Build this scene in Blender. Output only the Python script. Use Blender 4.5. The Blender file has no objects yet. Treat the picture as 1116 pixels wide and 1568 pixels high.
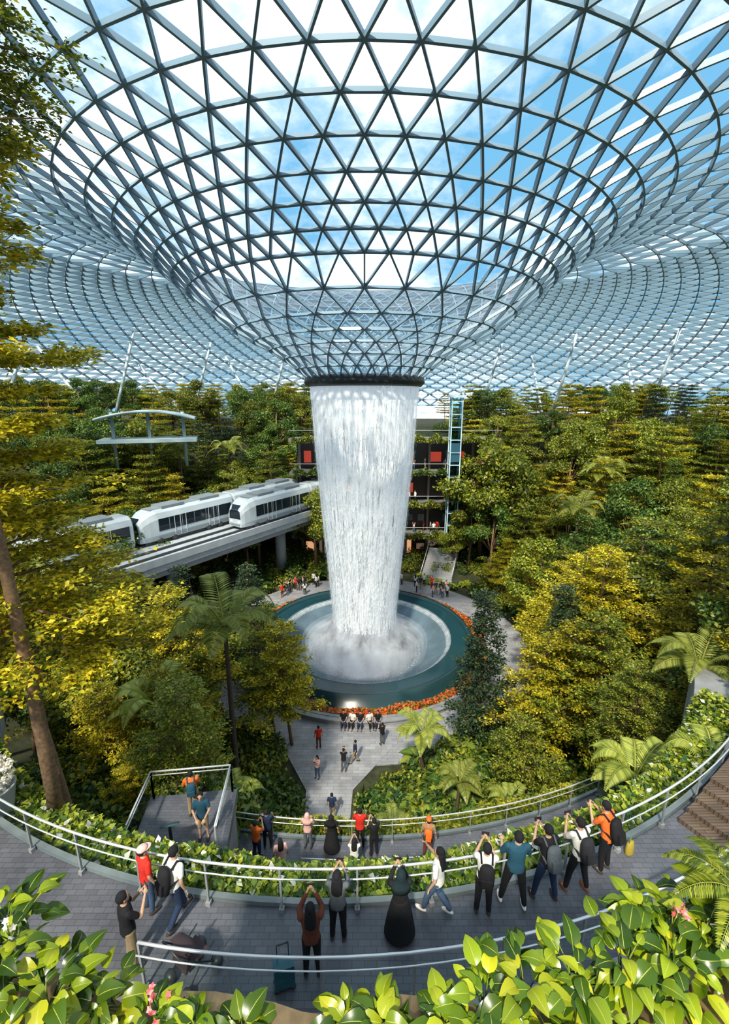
import bpy, math, random, numpy as np
from mathutils import Vector, Matrix
R=random.Random(7)
sc=bpy.context.scene
sc.view_settings.view_transform='Standard'
A=np.array
def nrm(v): 
    v=np.asarray(v,float); return v/(np.linalg.norm(v,axis=-1,keepdims=True)+1e-9)
# ---------------------------------------------------------------- materials
MC={}
def newmat(name):
    m=bpy.data.materials.new(name); m.use_nodes=True; nt=m.node_tree; nt.nodes.clear()
    return m,nt,nt.nodes,nt.links
def pbr(name,col,rough=.6,metal=0,noise=0,nscale=5,emit=0,spec=.5,coat=0):
    if name in MC: return MC[name]
    m,nt,N,L=newmat(name); p=N.new('ShaderNodeBsdfPrincipled'); o=N.new('ShaderNodeOutputMaterial')
    L.new(p.outputs[0],o.inputs[0]); p.inputs['Roughness'].default_value=rough; p.inputs['Metallic'].default_value=metal
    p.inputs['Base Color'].default_value=(*col,1); p.inputs['Specular IOR Level'].default_value=spec
    if coat: p.inputs['Coat Weight'].default_value=coat
    if emit: p.inputs['Emission Color'].default_value=(*col,1); p.inputs['Emission Strength'].default_value=emit
    if noise:
        t=N.new('ShaderNodeTexCoord'); n=N.new('ShaderNodeTexNoise'); n.inputs['Scale'].default_value=nscale; n.inputs['Detail'].default_value=6
        r=N.new('ShaderNodeValToRGB'); r.color_ramp.elements[0].position=.3; r.color_ramp.elements[1].position=.7
        r.color_ramp.elements[0].color=(*[c*(1-noise) for c in col],1); r.color_ramp.elements[1].color=(*[min(1,c*(1+noise)) for c in col],1)
        L.new(t.outputs['Object'],n.inputs[0]); L.new(n.outputs[0],r.inputs[0]); L.new(r.outputs[0],p.inputs['Base Color'])
        bp=N.new('ShaderNodeBump'); bp.inputs['Strength'].default_value=.25; L.new(n.outputs[0],bp.inputs['Height']); L.new(bp.outputs[0],p.inputs['Normal'])
    MC[name]=m; return m
def leafmat(name,cols,trans=.35,rough=.45):
    m,nt,N,L=newmat(name); g=N.new('ShaderNodeNewGeometry'); oi=N.new('ShaderNodeObjectInfo')
    r=N.new('ShaderNodeValToRGB'); els=r.color_ramp.elements
    while len(els)<len(cols): els.new(.5)
    for i,c in enumerate(cols): els[i].position=i/(len(cols)-1); els[i].color=(*c,1)
    L.new(g.outputs['Random Per Island'],r.inputs[0])
    h=N.new('ShaderNodeHueSaturation'); mr=N.new('ShaderNodeMapRange'); mr.inputs[3].default_value=.8; mr.inputs[4].default_value=1.35
    L.new(oi.outputs['Random'],mr.inputs[0]); L.new(mr.outputs[0],h.inputs['Value']); L.new(r.outputs[0],h.inputs['Color'])
    p=N.new('ShaderNodeBsdfPrincipled'); p.inputs['Roughness'].default_value=rough; L.new(h.outputs[0],p.inputs['Base Color'])
    t=N.new('ShaderNodeBsdfTranslucent'); L.new(h.outputs[0],t.inputs[0]); mx=N.new('ShaderNodeMixShader'); mx.inputs[0].default_value=trans
    o=N.new('ShaderNodeOutputMaterial'); L.new(p.outputs[0],mx.inputs[1]); L.new(t.outputs[0],mx.inputs[2]); L.new(mx.outputs[0],o.inputs[0]); return m
def glassmat(name,tint,refl=.12,rough=.05):
    m,nt,N,L=newmat(name); t=N.new('ShaderNodeBsdfTransparent'); t.inputs[0].default_value=(*tint,1); g=N.new('ShaderNodeBsdfGlossy'); g.inputs['Roughness'].default_value=rough
    lw=N.new('ShaderNodeFresnel'); lw.inputs[0].default_value=1.3; mx=N.new('ShaderNodeMixShader')
    mr=N.new('ShaderNodeMath'); mr.operation='MULTIPLY'; mr.inputs[1].default_value=refl*5; L.new(lw.outputs[0],mr.inputs[0]); L.new(mr.outputs[0],mx.inputs[0])
    L.new(t.outputs[0],mx.inputs[1]); L.new(g.outputs[0],mx.inputs[2]); o=N.new('ShaderNodeOutputMaterial'); L.new(mx.outputs[0],o.inputs[0]); return m
def watermat(name,lo,hi,zs,sc_,dens=1,lomin=0,glow=.05):
    m,nt,N,L=newmat(name); tc=N.new('ShaderNodeTexCoord'); mp=N.new('ShaderNodeMapping'); mp.inputs['Scale'].default_value=(1,1,zs)
    n=N.new('ShaderNodeTexNoise'); n.inputs['Scale'].default_value=sc_; n.inputs['Detail'].default_value=5; n.inputs['Roughness'].default_value=.65
    r=N.new('ShaderNodeMapRange'); r.inputs[1].default_value=lo; r.inputs[2].default_value=hi; r.inputs[3].default_value=lomin; r.inputs[4].default_value=dens
    L.new(tc.outputs['Object'],mp.inputs[0]); L.new(mp.outputs[0],n.inputs[0]); L.new(n.outputs[0],r.inputs[0])
    d=N.new('ShaderNodeBsdfDiffuse'); d.inputs[0].default_value=(.9,.94,.98,1); t=N.new('ShaderNodeBsdfTranslucent'); t.inputs[0].default_value=(.9,.94,.98,1)
    a=N.new('ShaderNodeMixShader'); a.inputs[0].default_value=.4; L.new(d.outputs[0],a.inputs[1]); L.new(t.outputs[0],a.inputs[2])
    e=N.new('ShaderNodeEmission'); e.inputs[0].default_value=(.85,.92,1,1); e.inputs[1].default_value=glow; ad=N.new('ShaderNodeAddShader'); L.new(a.outputs[0],ad.inputs[0]); L.new(e.outputs[0],ad.inputs[1])  # emission added to brighten the water, standing in for light scattered within it
    tr=N.new('ShaderNodeBsdfTransparent'); mx=N.new('ShaderNodeMixShader'); L.new(r.outputs[0],mx.inputs[0]); L.new(tr.outputs[0],mx.inputs[1]); L.new(ad.outputs[0],mx.inputs[2])
    o=N.new('ShaderNodeOutputMaterial'); L.new(mx.outputs[0],o.inputs[0]); return m
def brickmat(name,c1,c2,mortar,scale,bw=.5,rh=.25):
    m,nt,N,L=newmat(name); tc=N.new('ShaderNodeTexCoord'); b=N.new('ShaderNodeTexBrick'); b.inputs['Scale'].default_value=scale
    b.inputs['Color1'].default_value=(*c1,1); b.inputs['Color2'].default_value=(*c2,1); b.inputs['Mortar'].default_value=(*mortar,1); b.inputs['Mortar Size'].default_value=.012
    b.inputs['Brick Width'].default_value=bw; b.inputs['Row Height'].default_value=rh
    n=N.new('ShaderNodeTexNoise'); n.inputs['Scale'].default_value=1.3; mx=N.new('ShaderNodeMix'); mx.data_type='RGBA'; mx.blend_type='MULTIPLY'; mx.inputs[0].default_value=.5
    p=N.new('ShaderNodeBsdfPrincipled'); p.inputs['Roughness'].default_value=.4; o=N.new('ShaderNodeOutputMaterial')
    L.new(tc.outputs['Object'],b.inputs[0]); L.new(tc.outputs['Object'],n.inputs[0]); L.new(b.outputs[0],mx.inputs[6]); L.new(n.outputs[0],mx.inputs[7]); L.new(mx.outputs[2],p.inputs[0]); L.new(p.outputs[0],o.inputs[0]); return m
M_steel=pbr('dome_steel',(.12,.20,.27),.45)
M_rail=pbr('rail_steel',(.75,.77,.8),.3,.5)
M_conc=pbr('concrete',(.25,.26,.27),.7,noise=.2,nscale=2)
M_dark=pbr('dark_metal',(.03,.035,.04),.4)
M_white=pbr('train_white',(.50,.57,.62),.25,coat=.5)
M_blk=pbr('train_glass_dark',(.012,.02,.03),.08)
M_soil=pbr('soil_undergrowth',(.035,.04,.015),.95,noise=.6,nscale=1.5)
M_bark=pbr('bark',(.20,.12,.065),.85,noise=.4,nscale=12)
M_barkd=pbr('bark_dark',(.08,.055,.04),.85,noise=.4,nscale=12)
M_sand=pbr('sandstone',(.42,.27,.13),.85,noise=.35,nscale=9)
M_pool=pbr('pool_water',(.10,.15,.19),.15,noise=.25,nscale=.6)
M_teal=pbr('pool_wall',(.015,.05,.06),.2)
M_glass=glassmat('rail_glass',(.88,.95,.95),.08)
M_dglass=glassmat('dome_glass',(.90,.95,.98),.05)
M_pave=brickmat('walkway_pavers',(.12,.125,.15),(.16,.165,.195),(.07,.07,.085),2.2)
M_stone=brickmat('plaza_stone',(.34,.34,.37),(.46,.46,.49),(.2,.2,.2),1.2,.9,.3)
M_wood=brickmat('boardwalk_wood',(.16,.11,.08),(.22,.16,.11),(.05,.04,.03),1.5,2.0,.12)
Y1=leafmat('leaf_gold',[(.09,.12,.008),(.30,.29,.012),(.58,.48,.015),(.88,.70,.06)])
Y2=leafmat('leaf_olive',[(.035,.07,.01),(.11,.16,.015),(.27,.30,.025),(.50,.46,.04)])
G1=leafmat('leaf_green',[(.014,.045,.012),(.045,.12,.02),(.12,.21,.03),(.32,.37,.05)])
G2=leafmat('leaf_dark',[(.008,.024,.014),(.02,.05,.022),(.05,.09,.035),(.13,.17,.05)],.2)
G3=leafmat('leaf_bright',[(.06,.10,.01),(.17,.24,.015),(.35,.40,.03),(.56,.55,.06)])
PG=leafmat('palm_green',[(.16,.22,.03),(.32,.37,.06),(.52,.52,.12)],.4)
F1=leafmat('foreground_leaf',[(.02,.055,.005),(.08,.15,.006),(.26,.34,.01),(.55,.52,.02)],.3,.3)
FV=pbr('leaf_vein',(.40,.40,.06),.5)
FR=leafmat('flower_orange',[(.5,.06,.02),(.7,.12,.03),(.75,.25,.04)],.3)
FP=leafmat('flower_pink',[(.7,.06,.08),(.8,.2,.22),(.85,.5,.45)],.3)
FW=leafmat('flower_white',[(.8,.75,.68),(.9,.86,.8)],.3)
# ---------------------------------------------------------------- builder
class B:
    def __init__(s): s.V=[];s.G=[];s.n=0
    def add(s,V,F,m=0,sm=True):
        V=np.asarray(V,float).reshape(-1,3); F=np.asarray(F,int)
        s.V.append(V); s.G.append((F+s.n,m,sm)); s.n+=len(V)
    def inst(s,o,loc,yaw=0,k=1,tilt=0):
        if len(o.V)>1: o.V=[np.concatenate(o.V)]
        V=o.V[0]*k
        c,q=math.cos(yaw),math.sin(yaw); V=V@A([[c,q,0],[-q,c,0],[0,0,1]])+A(loc)
        s.V.append(V)
        for F,m,sm in o.G: s.G.append((F+s.n,m,sm))
        s.n+=len(V)
    def mesh(s,name,mats):
        me=bpy.data.meshes.new(name); V=np.concatenate(s.V)
        me.vertices.add(len(V)); me.vertices.foreach_set('co',V.astype('f').ravel())
        L=np.concatenate([f.ravel() for f,_,_ in s.G]); W=np.concatenate([np.full(len(f),f.shape[1]) for f,_,_ in s.G])
        st=np.concatenate([[0],np.cumsum(W)[:-1]])
        me.loops.add(len(L)); me.loops.foreach_set('vertex_index',L.astype('i'))
        me.polygons.add(len(W)); me.polygons.foreach_set('loop_start',st.astype('i'))
        for m in mats: me.materials.append(m)
        me.polygons.foreach_set('material_index',np.concatenate([np.full(len(f),m) for f,m,_ in s.G]).astype('i'))
        me.polygons.foreach_set('use_smooth',np.concatenate([np.full(len(f),sm) for f,_,sm in s.G]))
        me.update(calc_edges=True); return me
    def obj(s,name,mats,loc=(0,0,0),yaw=0):
        return place(name,s.mesh(name,mats),loc,yaw)
def place(name,me,loc=(0,0,0),yaw=0,k=1):
    o=bpy.data.objects.new(name,me); sc.collection.objects.link(o); o.location=loc; o.rotation_euler=(0,0,yaw); o.scale=(k,k,k); return o
def tube(b,P,rad,n=8,m=0):
    P=np.asarray(P,float); k=len(P); T=nrm(np.gradient(P,axis=0)); ref=A([0,0,1.]) if abs(nrm(P[-1]-P[0])[2])<.9 else A([1.,0,0])
    S=nrm(np.cross(T,ref)); U=np.cross(S,T); a=np.arange(n)*2*math.pi/n; rad=np.asarray(rad,float)
    V=P[:,None]+rad[:,None,None]*(np.cos(a)[None,:,None]*S[:,None]+np.sin(a)[None,:,None]*U[:,None])
    i=np.arange(k-1)[:,None]*n; j=np.arange(n)[None]; j2=(j+1)%n
    F=np.stack([i+j,i+j2,i+n+j2,i+n+j],-1).reshape(-1,4)
    b.add(V,F,m); base=b.n-k*n
    b.V.append(A([P[0],P[-1]])); c=b.n; b.n+=2; jj=np.arange(n); 
    b.G.append((np.stack([base+(jj+1)%n,base+jj,np.full(n,c)],-1),m,True)); e=base+(k-1)*n
    b.G.append((np.stack([e+jj,e+(jj+1)%n,np.full(n,c+1)],-1),m,True))
def cap(b,a,c,ra,rb,n=10,m=0):
    a=np.asarray(a,float); c=np.asarray(c,float); d=nrm(c-a)
    tube(b,A([a-d*ra,a-d*ra*.7,a,c,c+d*rb*.7,c+d*rb]),[ra*.1,ra*.72,ra,rb,rb*.72,rb*.1],n,m)
def box(b,c,s,yaw=0,m=0,rot=None):
    x,y,z=A(s)/2; V=A([[i,j,k] for i in(-x,x) for j in(-y,y) for k in(-z,z)])
    if rot is not None: V=V@A(rot).T
    q,w=math.cos(yaw),math.sin(yaw); V=V@A([[q,w,0],[-w,q,0],[0,0,1]])+A(c)
    b.add(V,[[0,1,3,2],[4,6,7,5],[0,4,5,1],[2,3,7,6],[0,2,6,4],[1,5,7,3]],m,False)
def rings(b,L,n=16,m=0):
    L=np.asarray(L,float); k=len(L); a=np.arange(n)*2*math.pi/n
    V=np.stack([L[:,0,None]+L[:,3,None]*np.cos(a),L[:,1,None]+L[:,4,None]*np.sin(a),np.repeat(L[:,2,None],n,1)],-1)
    i=np.arange(k-1)[:,None]*n; j=np.arange(n)[None]; j2=(j+1)%n
    b.add(V,np.stack([i+j,i+j2,i+n+j2,i+n+j],-1).reshape(-1,4),m); base=b.n-k*n
    b.V.append(L[[0,-1],:3]); c=b.n; b.n+=2; jj=np.arange(n); e=base+(k-1)*n
    b.G.append((np.stack([base+(jj+1)%n,base+jj,np.full(n,c)],-1),m,True)); b.G.append((np.stack([e+jj,e+(jj+1)%n,np.full(n,c+1)],-1),m,True))
def ell(b,c,r,m=0,n=14,basis=None):
    t=np.linspace(-math.pi/2+.12,math.pi/2-.12,9); L=[(0,0,r[2]*math.sin(x),r[0]*math.cos(x),r[1]*math.cos(x)) for x in t]
    q=B(); rings(q,L,n); V=np.concatenate(q.V)
    if basis is not None: V=V@A(basis)
    b.V.append(V+A(c)); 
    for F,_,sm in q.G: b.G.append((F+b.n,m,sm))
    b.n+=len(V)
def lathe(b,prof,n=96,c=(0,0),m=0,sm=True):
    prof=np.asarray(prof,float); a=np.arange(n)*2*math.pi/n; k=len(prof)
    V=np.stack([c[0]+prof[:,0,None]*np.cos(a),c[1]+prof[:,0,None]*np.sin(a),np.repeat(prof[:,1,None],n,1)],-1)
    i=np.arange(k-1)[:,None]*n; j=np.arange(n)[None]; j2=(j+1)%n
    b.add(V,np.stack([i+j,i+j2,i+n+j2,i+n+j],-1).reshape(-1,4),m,sm)
def arc(c,r,a): return np.stack([c[0]+r*np.sin(a),c[1]-r*np.cos(a)],-1)
def ringseg(b,c,r0,r1,z0,z1,a0,a1,n=48,m=0):
    a=np.radians(np.linspace(a0,a1,n+1)); V=[]
    for r,z in((r0,z0),(r1,z0),(r1,z1),(r0,z1)): V.append(np.c_[arc(c,r,a),np.full(n+1,z)])
    V=np.concatenate(V); k=n+1; i=np.arange(n); F=[]
    for q in range(4):
        p=(q+1)%4; F.append(np.stack([q*k+i,q*k+i+1,p*k+i+1,p*k+i],-1))
    F.append(A([[0,k,2*k,3*k],[n,3*k+n,2*k+n,k+n]])); b.add(V,np.concatenate(F),m,False)
def leaves(b,P,D,Nn,Ls,Ws,m=0,fold=.15):
    P=np.asarray(P,float); D=nrm(D); S=nrm(np.cross(D,Nn)); N2=np.cross(S,D); Ls=np.broadcast_to(Ls,(len(P),))[:,None]; Ws=np.broadcast_to(Ws,(len(P),))[:,None]
    v0=P; v1=P+D*Ls*.45+S*Ws*.5+N2*Ls*fold; v2=P+D*Ls; v3=P+D*Ls*.45-S*Ws*.5+N2*Ls*fold
    n=len(P); b.add(np.stack([v0,v1,v2,v3],1).reshape(-1,3),np.arange(4*n).reshape(n,4),m)
# ---------------------------------------------------------------- layout
FC=(0,40); C1=(-.9,25); C2=(-.5,40)
def sstep(a,b_,x): t=np.clip((x-a)/(b_-a),0,1); return t*t*(3-2*t)
def Hf(x,y):
    x=np.asarray(x,float); y=np.asarray(y,float); r=np.hypot(x,y-40); a=40-r
    f=np.interp(a,[-60,5.9,8.3,8.9,12.1,12.2,14.6,14.9,17,18.5,60],[12.4,12.4,11.6,8.2,6.1,5.95,5.95,4.4,1.,0,0])
    s=np.interp(r,[0,16,24,32,45,60,80,100],[0,0,1.5,5.5,11.5,16.5,18.8,19])
    az=np.degrees(np.arctan2(np.abs(x),40-y)); w=sstep(26,48,az)
    z=f*(1-w)+s*w
    back=sstep(150,163,az); zb=np.interp(r,[0,25,40,60],[0,0,12,17]); return z*(1-back)+zb*back
b=B(); n=300; rr=np.concatenate([np.arange(10.6,40,.45),np.arange(40,62,1),np.arange(62,101,3)]); a=np.arange(n)*2*math.pi/n
X=rr[:,None]*np.sin(a); Y=40-rr[:,None]*np.cos(a); Z=Hf(X,Y)-.02
k=len(rr); i=np.arange(k-1)[:,None]*n; j=np.arange(n)[None]; j2=(j+1)%n
b.add(np.stack([X,Y,Z],-1),np.stack([i+j,i+j2,i+n+j2,i+n+j],-1).reshape(-1,4)); b.obj('valley_ground',[M_soil])
# ---------------------------------------------------------------- dome
pr=A([(4.7,24.3),(6.5,25.9),(8.5,26.9),(10.6,27.8),(13,29.9),(16,32.5),(19,34.5),(22,35.7),(26,36.5),(32,36.9),(40,36.4),(50,35.0),(65,32.2),(80,28.6),(92,24.2),(98,20)])
rs=np.linspace(4.7,98,1200); zs=np.interp(rs,pr[:,0],pr[:,1]); kk=41; zp=np.pad(zs,kk//2,mode='reflect',reflect_type='odd'); zs=np.convolve(zp,np.ones(kk)/kk,'valid')
al=np.concatenate([[0],np.cumsum(np.hypot(np.diff(rs),np.diff(zs)))])
rows=[]; s=0; par=0
while s<al[-1]:
    r=np.interp(s,al,rs); z=np.interp(s,al,zs); N=32 if r<12.3 else (64 if r<33 else 128)
    if rows and rows[-1][2]!=N: par=0
    rows.append((r,z,N,par)); par^=1; s+=max(1.25,min(2.7,.9*2*math.pi*r/N))
def rp(row): 
    r,z,N,p=row; t=(np.arange(N)+.5*p)*2*math.pi/N; return np.stack([r*np.cos(t),40+r*np.sin(t),np.full(N,z)],-1)
EA=[];EB=[]
for q,row in enumerate(rows):
    P=rp(row); N=row[2]; EA.append(P); EB.append(np.roll(P,-1,0))
    if q+1<len(rows):
        Qn=rows[q+1]; P2=rp(Qn); i=np.arange(N)
        if Qn[2]==N: js=[i,(i-1)%N] if row[3]==0 else [i,(i+1)%N]
        else:
            o=1 if row[3] else 0
            js=[(2*i+o)%Qn[2],(2*i+o+1)%Qn[2],(2*i+o-1)%Qn[2]]
        for J in js: EA.append(P); EB.append(P2[J])
EA=np.concatenate(EA);EB=np.concatenate(EB); D=nrm(EB-EA); mid=(EA+EB)/2; rm=np.hypot(mid[:,0],mid[:,1]-40)
sl=np.interp(rm,rs,np.gradient(zs,rs)); rad=np.stack([mid[:,0]/rm,(mid[:,1]-40)/rm],-1); Nn=nrm(np.stack([-rad[:,0]*sl,-rad[:,1]*sl,np.ones(len(rm))],-1))
S=nrm(np.cross(D,Nn)); U=np.cross(S,D); w=np.where(rm<13,.045,.05)[:,None]; d=np.where(rm<13,.10,np.where(rm<33,.14,.24))[:,None]
vs=[]
for E in(EA,EB):
    for x,y in((-1,-1),(1,-1),(1,1),(-1,1)): vs.append(E+S*w*x+U*d*y)
V=np.stack(vs,1).reshape(-1,3); m=len(EA); base=np.arange(m)[:,None,None]*8
F=(base+A([[0,1,5,4],[1,2,6,5],[2,3,7,6],[3,0,4,7]])[None]).reshape(-1,4)
b=B(); b.add(V,F,0,False)
lathe(b,[(4.4,24.55),(4.95,24.55),(5.05,24.0),(4.75,23.7),(4.4,23.75),(4.4,24.55)],64,FC,2)
g=B(); lathe(g,np.c_[rs[::12],zs[::12]+.2],160,FC,0)
b.inst(g,(0,0,0)); b.G[-1]=(b.G[-1][0],1,True)
b.obj('glass_dome_roof',[M_steel,M_dglass,M_dark])
b=B()
for q in range(26):
    t=math.radians(q*360/26+6); r0=60+4*(q%2); 
    for dt in(-.05,.06):
        p0=(r0*math.sin(t),40-r0*math.cos(t)); r1=r0+9*(1 if dt>0 else -.4); t1=t+dt*1.6; p1=(r1*math.sin(t1),40-r1*math.cos(t1))
        if p0[1]<10: continue
        tube(b,A([(*p0,float(Hf(*p0))-.5),(*p1,float(np.interp(r1,rs,zs)))]),[.3,.22],8)
b.obj('roof_support_columns',[pbr('column_paint',(.4,.5,.56),.4)])
# ---------------------------------------------------------------- waterfall and pool
fp=A([(4.55,24.0),(4.5,22.5),(4.25,18),(3.85,13),(3.4,8),(3.05,3.5),(2.9,.5),(3.0,-1.2),(3.4,-2.0)])
zz=np.linspace(24,-2,60); FR_=lambda z: np.interp(-z,-fp[:,1],fp[:,0]); fr=FR_(zz)
b=B(); lathe(b,np.c_[fr,zz],120,FC,0); lathe(b,np.c_[fr*.93,zz],120,FC,1)
lathe(b,np.c_[FR_(zz[:4])*1.01,zz[:4]],120,FC,2)
rg=np.random.default_rng(3); n=17000; z0=24-25*rg.random(n)**.9; t=np.round(rg.random(n)*200)/200*2*math.pi+rg.normal(size=n)*.004; ln=rg.uniform(.06,.5,n); rad_=FR_(z0)*(1+rg.normal(0,.018,n)+.012)
P=np.stack([rad_*np.cos(t),40+rad_*np.sin(t),z0],-1); Dn=np.tile([0,0,-1.],(n,1)); Nr=np.stack([np.cos(t),np.sin(t),0*t],-1); leaves(b,P,Dn,Nr,ln,.04,3,0)
n=5000; t=rg.random(n)*2*math.pi; q=rg.random(n)**2; rad_=2.8+q*2.6; P=np.stack([rad_*np.cos(t),40+rad_*np.sin(t),-1.6+q*.8+rg.random(n)*1.6*(1-q)],-1); leaves(b,P,rg.normal(size=(n,3)),rg.normal(size=(n,3)),.06,.05,3,0)
for k in range(10): lathe(b,[(2.95+k*.34,-1.95+k*.17),(3.0+k*.34,-1.1+k*.17),(2.95+k*.24,.2+k*.08),(2.92+k*.12,2.0-k*.1),(2.9+k*.05,3.6-k*.3)],64,FC,4)
b.obj('indoor_waterfall',[watermat('water_curtain',.39,.60,.03,5.5,.92,.0,.10),watermat('water_inner',.41,.61,.035,3.2,.88,.05,.08),watermat('water_top',.2,.4,.3,3,1,0,.15),pbr('water_drops',(.92,.95,.98),.3,emit=.06),watermat('water_mist',.3,.85,.5,.6,.24,.02,.32)])  # drops glow slightly too, added brightness like the curtain and mist
b=B(); lathe(b,[(2.0,-2.0),(3.8,-1.9),(5.6,-1.0),(7.2,.1),(8.1,.78)],96,FC,0); 
for k in range(3): lathe(b,[(7.75+k*.13,.56+k*.1),(7.95+k*.13,.72+k*.1)],96,FC,1)
lathe(b,[(8.1,.8),(9.7,.82)],96,FC,4)
lathe(b,[(9.7,.6),(9.7,1.15),(10.05,1.2),(10.1,0.5),(10.6,.45),(10.7,-.3)],96,FC,2); lathe(b,[(.05,-2.05),(2.1,-2)],96,FC,3)
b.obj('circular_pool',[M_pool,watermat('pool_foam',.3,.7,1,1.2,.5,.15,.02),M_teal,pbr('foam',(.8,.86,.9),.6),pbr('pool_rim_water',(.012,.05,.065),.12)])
def cloudring(name,c,r0,r1,z,a0,a1,n,ls,h,mats,ms=None,seed=1):
    rg=np.random.default_rng(seed); b=B(); a=np.radians(rg.uniform(a0,a1,n)); r=rg.uniform(r0,r1,n); e=np.minimum(r-r0,r1-r)/(r1-r0)*2
    lump=.65+.35*np.sin(a*(r0*1.3)+seed)*np.cos(a*r0*.55+r)
    zz=rg.random(n)**.5*h*np.clip(.35+e*1.3,0,1)*lump; xy=np.stack([c[0]+r*np.sin(a),c[1]-r*np.cos(a)],-1)
    P=np.c_[xy,z+zz]; D=rg.normal(size=(n,3))*A([1,1,.35]); Nn=A([0,0,1.])+rg.normal(size=(n,3))*.45
    mi=A(ms)[rg.integers(0,len(ms),n)]
    for q in set(mi.tolist()):
        s=mi==q; L=rg.uniform(.6,1.3,s.sum())*ls; leaves(b,P[s],D[s],Nn[s],L,L*.66,q)
    return b.obj(name,mats)
cloudring('flower_bed',FC,10.6,11.4,.2,-180,180,22000,.2,.6,[FR,G1],[0,0,1],4)
b=B(); ringseg(b,FC,11.5,11.75,0,.5,-180,180,120); ringseg(b,FC,11.75,12.15,.38,.46,-60,60,60); ringseg(b,FC,11.8,12.05,0,.38,-60,60,40); b.obj('pool_bench',[M_conc])
b=B(); ringseg(b,FC,11.75,15.6,-.1,.04,-180,180,160); 
b.add([(-3.2,18.3,.06),(-.9,18.3,.06),(-.7,22.5,.06),(-3.5,22.5,.06),(2.3,26.5,.06),(-5.8,26.5,.06)],[[0,1,2,3],[3,2,4,5]],0,False)
b.obj('plaza_floor',[M_stone])
# ---------------------------------------------------------------- walkways + rails
def balustrade(name,c,r,z,a0,a1,step=1.5,hh=1.1):
    b=B(); n=max(4,int(abs(a1-a0)*math.pi/180*r/.5)); a=np.radians(np.linspace(a0,a1,n+1)); p=arc(c,r,a)
    tube(b,np.c_[p,np.full(n+1,z+hh)],[.026]*(n+1),8,0); p3=arc(c,r+.1,a); tube(b,np.c_[p3,np.full(n+1,z+hh-.14)],[.016]*(n+1),6,0)
    k=max(2,int(abs(a1-a0)*math.pi/180*r/step)); 
    for t in np.radians(np.linspace(a0,a1,k+1)):
        x,y=arc(c,r,t); box(b,(x,y,z+hh/2),(.04,.04,hh),t,2)
        box(b,(x,y,z+.05),(.1,.1,.1),t,2)
    V=np.concatenate([np.c_[p,np.full(n+1,z+.1)],np.c_[p,np.full(n+1,z+hh-.1)]]); i=np.arange(n); b.add(V,np.stack([i,i+1,i+n+2,i+n+1],-1),1,False)
    return b.obj(name,[M_rail,M_glass,M_conc])
b=B(); ringseg(b,C1,17.95,19.7,12.45,12.8,-62,62,90); ringseg(b,C1,19.7,24,12.45,12.8,-62,-9,60); ringseg(b,C1,17.85,17.97,11.6,12.9,-62,62,90,1); ringseg(b,C1,19.66,19.78,12.5,12.92,-9,62,70,1)
b.obj('upper_walkway',[M_pave,M_conc])
b=B()
for q in range(5): ringseg(b,C1,18.15,19.4,12.8,12.92+.12*q,28+q*1.1,46,20)
b.obj('boardwalk_steps',[M_wood])
b=B(); ringseg(b,C2,26.0,27.85,6.0,6.3,-10.5,24,60); ringseg(b,C2,25.9,26.02,5.2,6.4,-10.5,24,50,1); ringseg(b,C2,27.8,27.95,5.8,6.6,-10.5,24,50,1); b.obj('lower_walkway',[M_pave,M_conc])
balustrade('upper_walkway_railing',C1,18.05,12.8,-60,60); balustrade('upper_walkway_railing',C1,19.5,12.8,-8.6,60)
balustrade('lower_walkway_railing',C2,26.15,6.3,-10,23.5); balustrade('lower_walkway_railing',C2,27.65,6.3,-3.5,23.5)
b=B(); ringseg(b,C1,16.6,17.85,9.2,12.2,-60,60,90); b.obj('planter_trough',[M_conc])
cloudring('hedge',C1,16.65,17.85,12.1,-50,50,34000,.18,.75,[G3,G1,FW],[0,0,0,1,1,0,0,0,1,1,0,2,0,1,0,0,1,0],2)
cloudring('hedge',C2,24.9,25.9,5.6,-11,24,17000,.16,1.0,[G3,Y1],[0,1],3)
cloudring('hedge',C2,28.0,30.3,6.2,-13,26,30000,.2,1.6,[G3,G1,Y1],[0,1,2],5)
b=B(); box(b,(-5.75,11.8,9.35),(2.9,2.5,.3),.12,0); box(b,(-5.75,11.8,8.2),(2.7,2.3,2.0),.12,1)
b.obj('viewing_landing',[M_pave,M_conc])
def railline(name,pts,hh=1.1):
    b=B()
    for p,q in zip(pts[:-1],pts[1:]):
        p=np.asarray(p,float); q=np.asarray(q,float); tube(b,A([p+[0,0,hh],q+[0,0,hh]]),[.03,.03],8); tube(b,A([p+[0,0,hh-.15],q+[0,0,hh-.15]]),[.02,.02],6)
        k=max(1,int(np.linalg.norm(q-p)/1.4)); 
        for i in range(k+1):
            x=p+(q-p)*i/k; box(b,x+[0,0,hh/2],(.05,.05,hh))
        b.add([p+[0,0,.1],q+[0,0,.1],q+[0,0,hh-.1],p+[0,0,hh-.1]],[[0,1,2,3]],1,False)
    return b.obj(name,[M_rail,M_glass])
railline('landing_railing',[(-7.0,10.6,9.5),(-7.2,12.8,9.5),(-4.6,13.1,9.5),(-4.4,10.8,9.5)])
b=B(); box(b,(0,0,.5),(.08,.08,1.0),0,0); box(b,(0,.03,1.05),(.5,.05,.35),0,1,Matrix.Rotation(.9,3,'X')); b.obj('information_sign',[M_dark,pbr('sign_teal',(.02,.07,.09),.3)],(-5.75,10.85,9.5),.3)
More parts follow.
